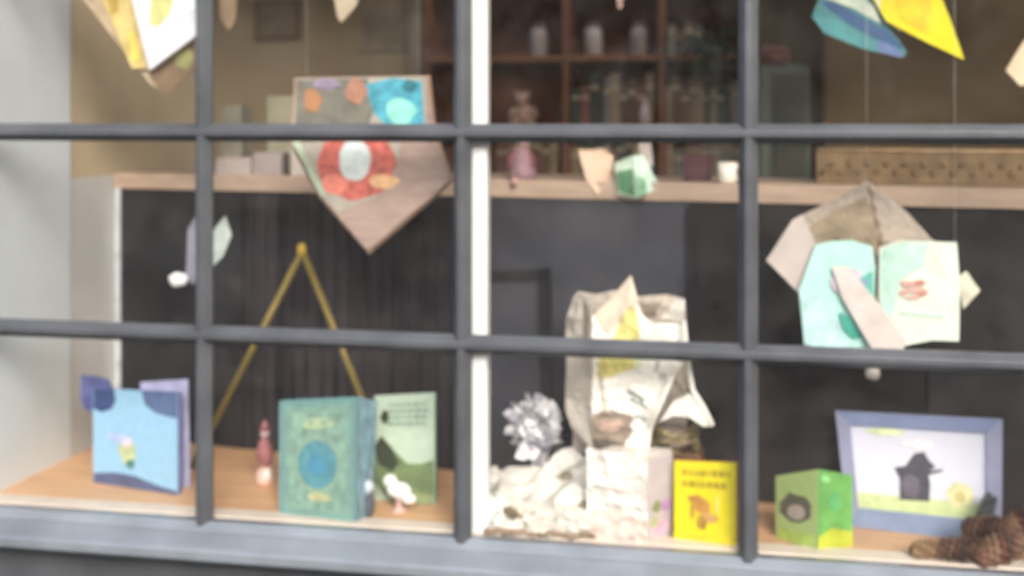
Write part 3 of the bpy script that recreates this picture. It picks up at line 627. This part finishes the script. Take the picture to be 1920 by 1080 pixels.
# ---------------------------------------------------------------- things on the ledge
ZL = 1.4415
def ledge(px, dy=.05):
    X = colx(px, .5)
    for _ in range(6): X = colx(px, bb(X) + dy)
    return Vector((X, bb(X) + dy, ZL))
def lbox(px0, px1, top, dy, dep, c, lab, name='box', cat='box', group='boxes on the ledge'):
    a = ledge(px0, dy); b = ledge(px1, dy); zt = at((px0+px1)/2, top, a.y).z
    mb = MB(); mb.prism([a, b, b + Vector((0, dep, 0)), a + Vector((0, dep, 0))], (0, 0, zt - ZL), mat(c, .7, .12, 20)); return tag(mb.build(name, origin=(a + b) / 2, bevel=.003), lab, cat, group)
lbox(404, 470, 296, .02, .10, '#b5a8a4', 'low pale mauve box on the ledge, nearest the left glazing bar')
lbox(474, 528, 286, .03, .10, '#a69a98', 'greyish low box on the ledge, middle of the three')
lbox(544, 600, 272, .02, .10, '#c6bcb2', 'cream low box on the ledge, half behind the tan book')
lbox(415, 452, 198, .10, .08, '#8e8a7c', 'olive grey carton standing on the ledge by the left glazing bar')
lbox(500, 560, 180, .12, .08, '#96937f', 'sage grey carton standing on the ledge, left of the tan book')
lbox(530, 541, 288, .01, .01, '#4b3f3c', 'thin dark clip standing on the ledge between two boxes', 'clip', 'clip', None)
def cardY(dy): return lambda x, y: ledge(x, dy).y
c = ledge(1112, .0); mb = MB(); mb.prism([at(1084,282,c.y+.01), at(1130,278,c.y+.02), at(1150,292,c.y+.03), at(1146,346,c.y+.01), at(1118,366,c.y-.02), at(1100,340,c.y-.012)], (0,.004,0), mat('#cdb09a', .7, .08, 20))
tag(mb.build('folded_card', origin=c), 'cream folded card propped on the ledge left of the mint card', 'card')
c = ledge(1190, .0); t = thing('open_card', 'pale mint open card with a green picture hung over the ledge above the paper bag', 'card', at(1190, 372, c.y - .02))
mb = MB(); mb.prism([at(1152,306,c.y-.01), at(1186,292,c.y-.02), at(1192,372,c.y-.03), at(1158,364,c.y-.02)], (0,.003,0), mat('#bccdbb', .7)); 
mb.add([at(1156,322,c.y-.0235), at(1186,316,c.y-.0295), at(1190,368,c.y-.0335), at(1160,358,c.y-.0245)], [(0,1,2,3)], mat('#4f7f5c', .7, .3, 50)); mb.build('left_leaf', t)
mb = MB(); mb.prism([at(1187,292,c.y-.022), at(1206,290,c.y-.01), at(1238,352,c.y-.01), at(1194,372,c.y-.032)], (0,.003,0), mat('#c3dccb', .7)); 
mb.add([at(1194,330,c.y-.030), at(1210,336,c.y-.0285), at(1212,364,c.y-.030), at(1196,370,c.y-.037)], [(0,1,2,3)], mat('#7fae8a', .7, .3, 50)); mb.build('right_leaf', t)
mb = MB(); mb.prism([at(1196,266,c.y-.005), at(1218,258,c.y-.005), at(1226,312,c.y-.005), at(1204,306,c.y-.005)], (0,.003,0), mat('#a99d98', .7)); mb.build('tag', t)
c = ledge(1364, .03); t = thing('mug', 'plain white mug on the ledge by the right glazing bar', 'mug', c)
MB().lathe(c, [(.018,.0005),(.022,.004),(.023,.05),(.021,.05),(.020,.008)], mat('#ece4d8', .4), 24).build('cup', t)
MB().tube([c + Vector((.021,0,.042)), c + Vector((.036,0,.038)), c + Vector((.036,0,.018)), c + Vector((.021,0,.012))], .003, mat('#ece4d8', .4), 8).build('handle', t)
# doll
c = ledge(980, .04); t = thing('cloth_doll', 'mauve and red cloth doll sitting on the ledge right of the white post', 'doll', c)
MB().lathe(c, [(.036,.0005),(.034,.02),(.024,.055),(.014,.08)], mat('#8d6f78', .8, .2, 30)).build('dress', t)
MB().blob(c + Vector((0,0,.10)), (.020,.018,.022), mat('#a98d8c', .8), .06, 2, 1).build('head', t)
for s in (-1, 1): MB().tube([c + Vector((.014*s,0,.075)), c + Vector((.03*s,-.01,.05)), c + Vector((.03*s,-.02,.03))], .006, mat('#7b4a4e', .8), 8).build('arm', t)
MB().tube([c + Vector((-.01,-.034,.012)), c + Vector((-.012,-.06,.006)), c + Vector((-.012,-.055,-.014))], .008, mat('#d7a9a0', .8), 8).build('leg', t)
lbox(1282, 1330, 292, .08, .1, '#4a2b30', 'dark maroon box on the ledge left of the white mug')
# wicker tray
t = thing('wicker_tray', 'long golden wicker tray on the ledge at the right', 'tray', ledge(1720, .12))
a, b = ledge(1532, .10), ledge(1925, .10); zt = at(1720, 282, a.y).z
mb = MB(); mb.prism([a, b, b + Vector((0, .004, 0)), a + Vector((0, .004, 0))], (0, 0, zt - ZL), mat('#6f5b41', .7, .3, 30)); mb.prism([a + Vector((0,.13,0)), b + Vector((0,.13,0)), b + Vector((0,.134,0)), a + Vector((0,.134,0))], (0, 0, zt - ZL), mat('#6f5b41', .7, .3, 30))
for p in (a, b): mb.prism([p + Vector((0,.005,0)), p + Vector((.004,.005,0)), p + Vector((.004,.129,0)), p + Vector((0,.129,0))], (0,0,zt-ZL), mat('#6f5b41', .7, .3, 30))
for k in range(22):
    p = a.lerp(b, (k + .5) / 22); mb.blob(p + Vector((0, -.002, (zt-ZL) * (.35 + .25 * (k % 2)))), (.007, .004, .009), mat('#69553a', .8), .2, 2, k, 8)
mb.build('woven_side', t)
MB().tube([a + Vector((0,0,zt-ZL)), b + Vector((0,0,zt-ZL))], .005, mat('#9a8062', .6), 8).build('rim', t)

# ---------------------------------------------------------------- bookcase deep in the shop
YB = 2.55
def P(px, py, Y=YB): return at(px, py, Y)
bc = thing('bookcase', 'dark brown wooden bookcase in the shop behind the display', 'bookcase', Vector((P(1160, 220).x, YB, 0)))
bk = mat('#7a4c30', .6, .25, 6, stretch=(4, 4, .6)); bk2 = mat('#8a5a38', .6, .25, 6)
x0, x1 = P(800, 0).x, P(1415, 0).x
MB().box((x0, YB + .28, .01), (x1, YB + .30, 2.4), mat('#74452f', .7, .35, 9)).build('back_panel', bc)
for px in (800, 1060, 1240, 1409): MB().box((P(px, 0).x - .012, YB, .01), (P(px, 0).x + .012, YB + .279, 2.4), bk).build('upright', bc, bevel=.002)
SH = [P(1100, 104).z, P(1100, 236).z, P(1100, 345).z, P(1100, -40).z]
for z in SH: MB().box((x0 + .013, YB + .004, z - .022), (x1 - .013, YB + .278, z), bk2).build('shelf', bc, bevel=.002)
rnd = random.Random(21)
cw = {'brown': ['#5d4631', '#6a5038'], 'dull red': ['#6d4038', '#7a4a40'], 'grey': ['#7c7468', '#6e6a64'], 'tan': ['#8f7a5c', '#7f6a4e'], 'dark green': ['#37402f', '#2f3a2e']}
rows = [(SH[1], 1130, 1236, 'middle shelf'), (SH[1], 1248, 1400, 'middle shelf'), (SH[2], 1068, 1236, 'lower shelf'), (SH[2], 1248, 1400, 'lower shelf'), (SH[0], 1250, 1330, 'upper shelf'), (SH[2], 930, 1050, 'lower shelf'), (SH[1], 1068, 1122, 'middle shelf')]
for z, pa, pb_, sn in rows:
    x = P(pa, 0).x; xe = P(pb_, 0).x
    while x < xe - .03:
        wd = rnd.uniform(.022, .045); h = rnd.uniform(.14, .215); cn = rnd.choice(list(cw)); tl = 0
        if sn == 'upper shelf': h *= .6
        cm = mat(rnd.choice(cw[cn]), .6, .15, 30)
        t = thing('book', f'{cn} book spine on the {sn} of the dim bookcase', 'book', Vector((x + wd/2, YB + .1, z)), 'books in the dim bookcase')
        MB().box((x, YB + .03, z + .001), (x + wd - .002, YB + .2, z + h), cm).box((x + .001, YB + .0292, z + h * .7), (x + wd - .003, YB + .0298, z + h * .8), mat('#a8987c', .6)).build('cover', t, bevel=.002)
        MB().box((x + .003, YB + .035, z + h + .0005), (x + wd - .005, YB + .198, z + h + .002), mat('#b8ab92', .8)).build('page_block', t)
        x += wd + .001
for px, cx_, lab in ((1005, '#a4948c', 'pale greyish glass jar on the upper shelf, left of three'), (1108, '#b4a89c', 'pale greyish glass jar on the upper shelf, middle of three'), (1195, '#94857a', 'pale greyish glass jar on the upper shelf, right of three')):
    c = Vector((P(px, 0).x, YB + .07, SH[0])); t = thing('jar', lab, 'jar', c, 'jars on the upper shelf')
    MB().lathe(c, [(.034,.001),(.038,.01),(.038,.10),(.028,.12)], mat(cx_, .3, .25, 20, .6), 20).build('jar_body', t)
    MB().lathe(c + Vector((0,0,.121)), [(.030,0),(.030,.018)], mat('#6b5a4c', .5), 20).build('lid', t)
c = Vector((P(978, 0).x, YB + .06, SH[1])); t = thing('teddy_bear', 'small pinkish teddy bear on the middle shelf of the bookcase', 'toy', c)
tm = mat('#b3907c', .9, .2, 40)
MB().blob(c + Vector((0,0,.045)), (.045,.035,.045), tm, .06, 2, 1).build('body', t); MB().blob(c + Vector((-.01,-.005,.11)), (.032,.028,.03), tm, .05, 2, 2).build('head', t)
for s in (-1, 1):
    MB().blob(c + Vector((-.01+.024*s,-.005,.136)), (.011,.006,.011), tm, .02, 2, 2, 10).build('ear', t); MB().tube([c + Vector((.035*s,-.01,.07)), c + Vector((.058*s,-.03,.04))], [.014,.012], tm, 8).build('arm', t)
    MB().tube([c + Vector((.025*s,-.03,.016)), c + Vector((.045*s,-.07,.016))], [.016,.014], tm, 8).build('leg', t)
c = Vector((P(1209, 0).x, YB - .01 + .03, SH[1])); 
tag(MB().lathe(c, [(.016,.001),(.026,.02),(.024,.05),(.010,.09),(.006,.11)], mat('#c7b4b0', .4)).build('vase', origin=c), 'small pale pear shaped vase on the middle shelf', 'vase')
# trailing plant on the upper shelf
c = Vector((P(1330, 0).x, YB - .02, SH[0])); t = thing('pot_plant', 'dark green trailing plant in a pot on the upper shelf', 'plant', c)
MB().lathe(c + Vector((.03,.1,0)), [(.03,.001),(.042,.06),(.044,.065)], mat('#5d4f3a', .7)).build('pot', t)
mb = MB(); rnd = random.Random(4)
for k in range(260):
    p = c + Vector((rnd.gauss(.02, .075), rnd.gauss(0, .03), .05 - abs(rnd.gauss(0, .075)) + rnd.uniform(-.03, .05))); s = rnd.uniform(.010, .02)
    a = Vector((rnd.uniform(-1,1), rnd.uniform(-.5,.5), rnd.uniform(-1,1))).normalized(); b = a.cross(Vector((rnd.uniform(-.4,.4), -1, rnd.uniform(-.4,.4)))).normalized()
    mb.add([p - a*s, p + b*s*.5, p + a*s, p - b*s*.5], [(0,1,2,3)], mat(rnd.choice(['#26301c', '#303c22', '#1f2818', '#3c4a2c']), .7))
mb.build('leaves', t)
# green cabinet beside the bookcase
t = thing('cabinet', 'tall grey green painted cabinet right of the bookcase', 'cabinet', Vector((P(1468, 0).x, 2.2, 0)))
xa, xb = at(1424, 0, 2.1).x, at(1518, 0, 2.1).x; zt = at(1470, 122, 2.1).z
MB().box((xa, 2.1, .01), (xb, 2.34, zt), mat('#5c665c', .6, .15, 6)).build('cabinet_body', t, bevel=.003)
MB().box((xa + .05, 2.088, .3), (xb - .012, 2.098, zt - .03), mat('#3d4034', .6, .2, 8)).build('door', t, bevel=.002)
MB().blob(((xb - .025), 2.075, 1.35), (.01, .01, .01), mat('#8c7a4e', .4), 0, 1, 1, 10).build('handle', t)
rc = P(1450, 122, 2.2); t2 = MB(); t2.blob(rc + Vector((0, 0, .035)), (.06, .05, .04), mat('#7c5148', .8, .25, 30), .2, 3, 6)
tag(t2.build('cloth_bundle', origin=rc), 'dull red cloth bundle lying on top of the green cabinet', 'cloth')
# dark door in the back wall left of the bookcase
t = thing('door', 'dark brown door in the back wall left of the centre post', 'door', Vector((at(820, 0, 3.8).x, 3.85, 0)))
xa, xb = at(792, 0, 3.82).x, at(870, 0, 3.82).x
MB().box((xa, 3.82, .01), (xb, 3.89, 2.3), mat('#4c4034', .6, .2, 6)).build('leaf', t); MB().box((xa - .07, 3.80, .01), (xa - .002, 3.89, 2.4), mat('#7f7464', .6, .1, 6)).build('frame', t)
for k, (px, py, c_, lab) in enumerate(((520, 40, '#5f4c34', 'brown framed print high on the back wall'), (720, 60, '#7f7362', 'faded grey print on the back wall left of the dark door'))):
    c = at(px, py, 3.88); t = thing('wall_print', lab, 'picture', c, 'prints on the back wall')
    MB().box((c.x - .13, 3.875, c.z - .1), (c.x + .13, 3.895, c.z + .12), mat(c_, .6, .2, 10)).build('frame', t); MB().box((c.x - .1, 3.870, c.z - .07), (c.x + .1, 3.8745, c.z + .09), mat('#6d6250', .7, .35, 12)).build('print', t)
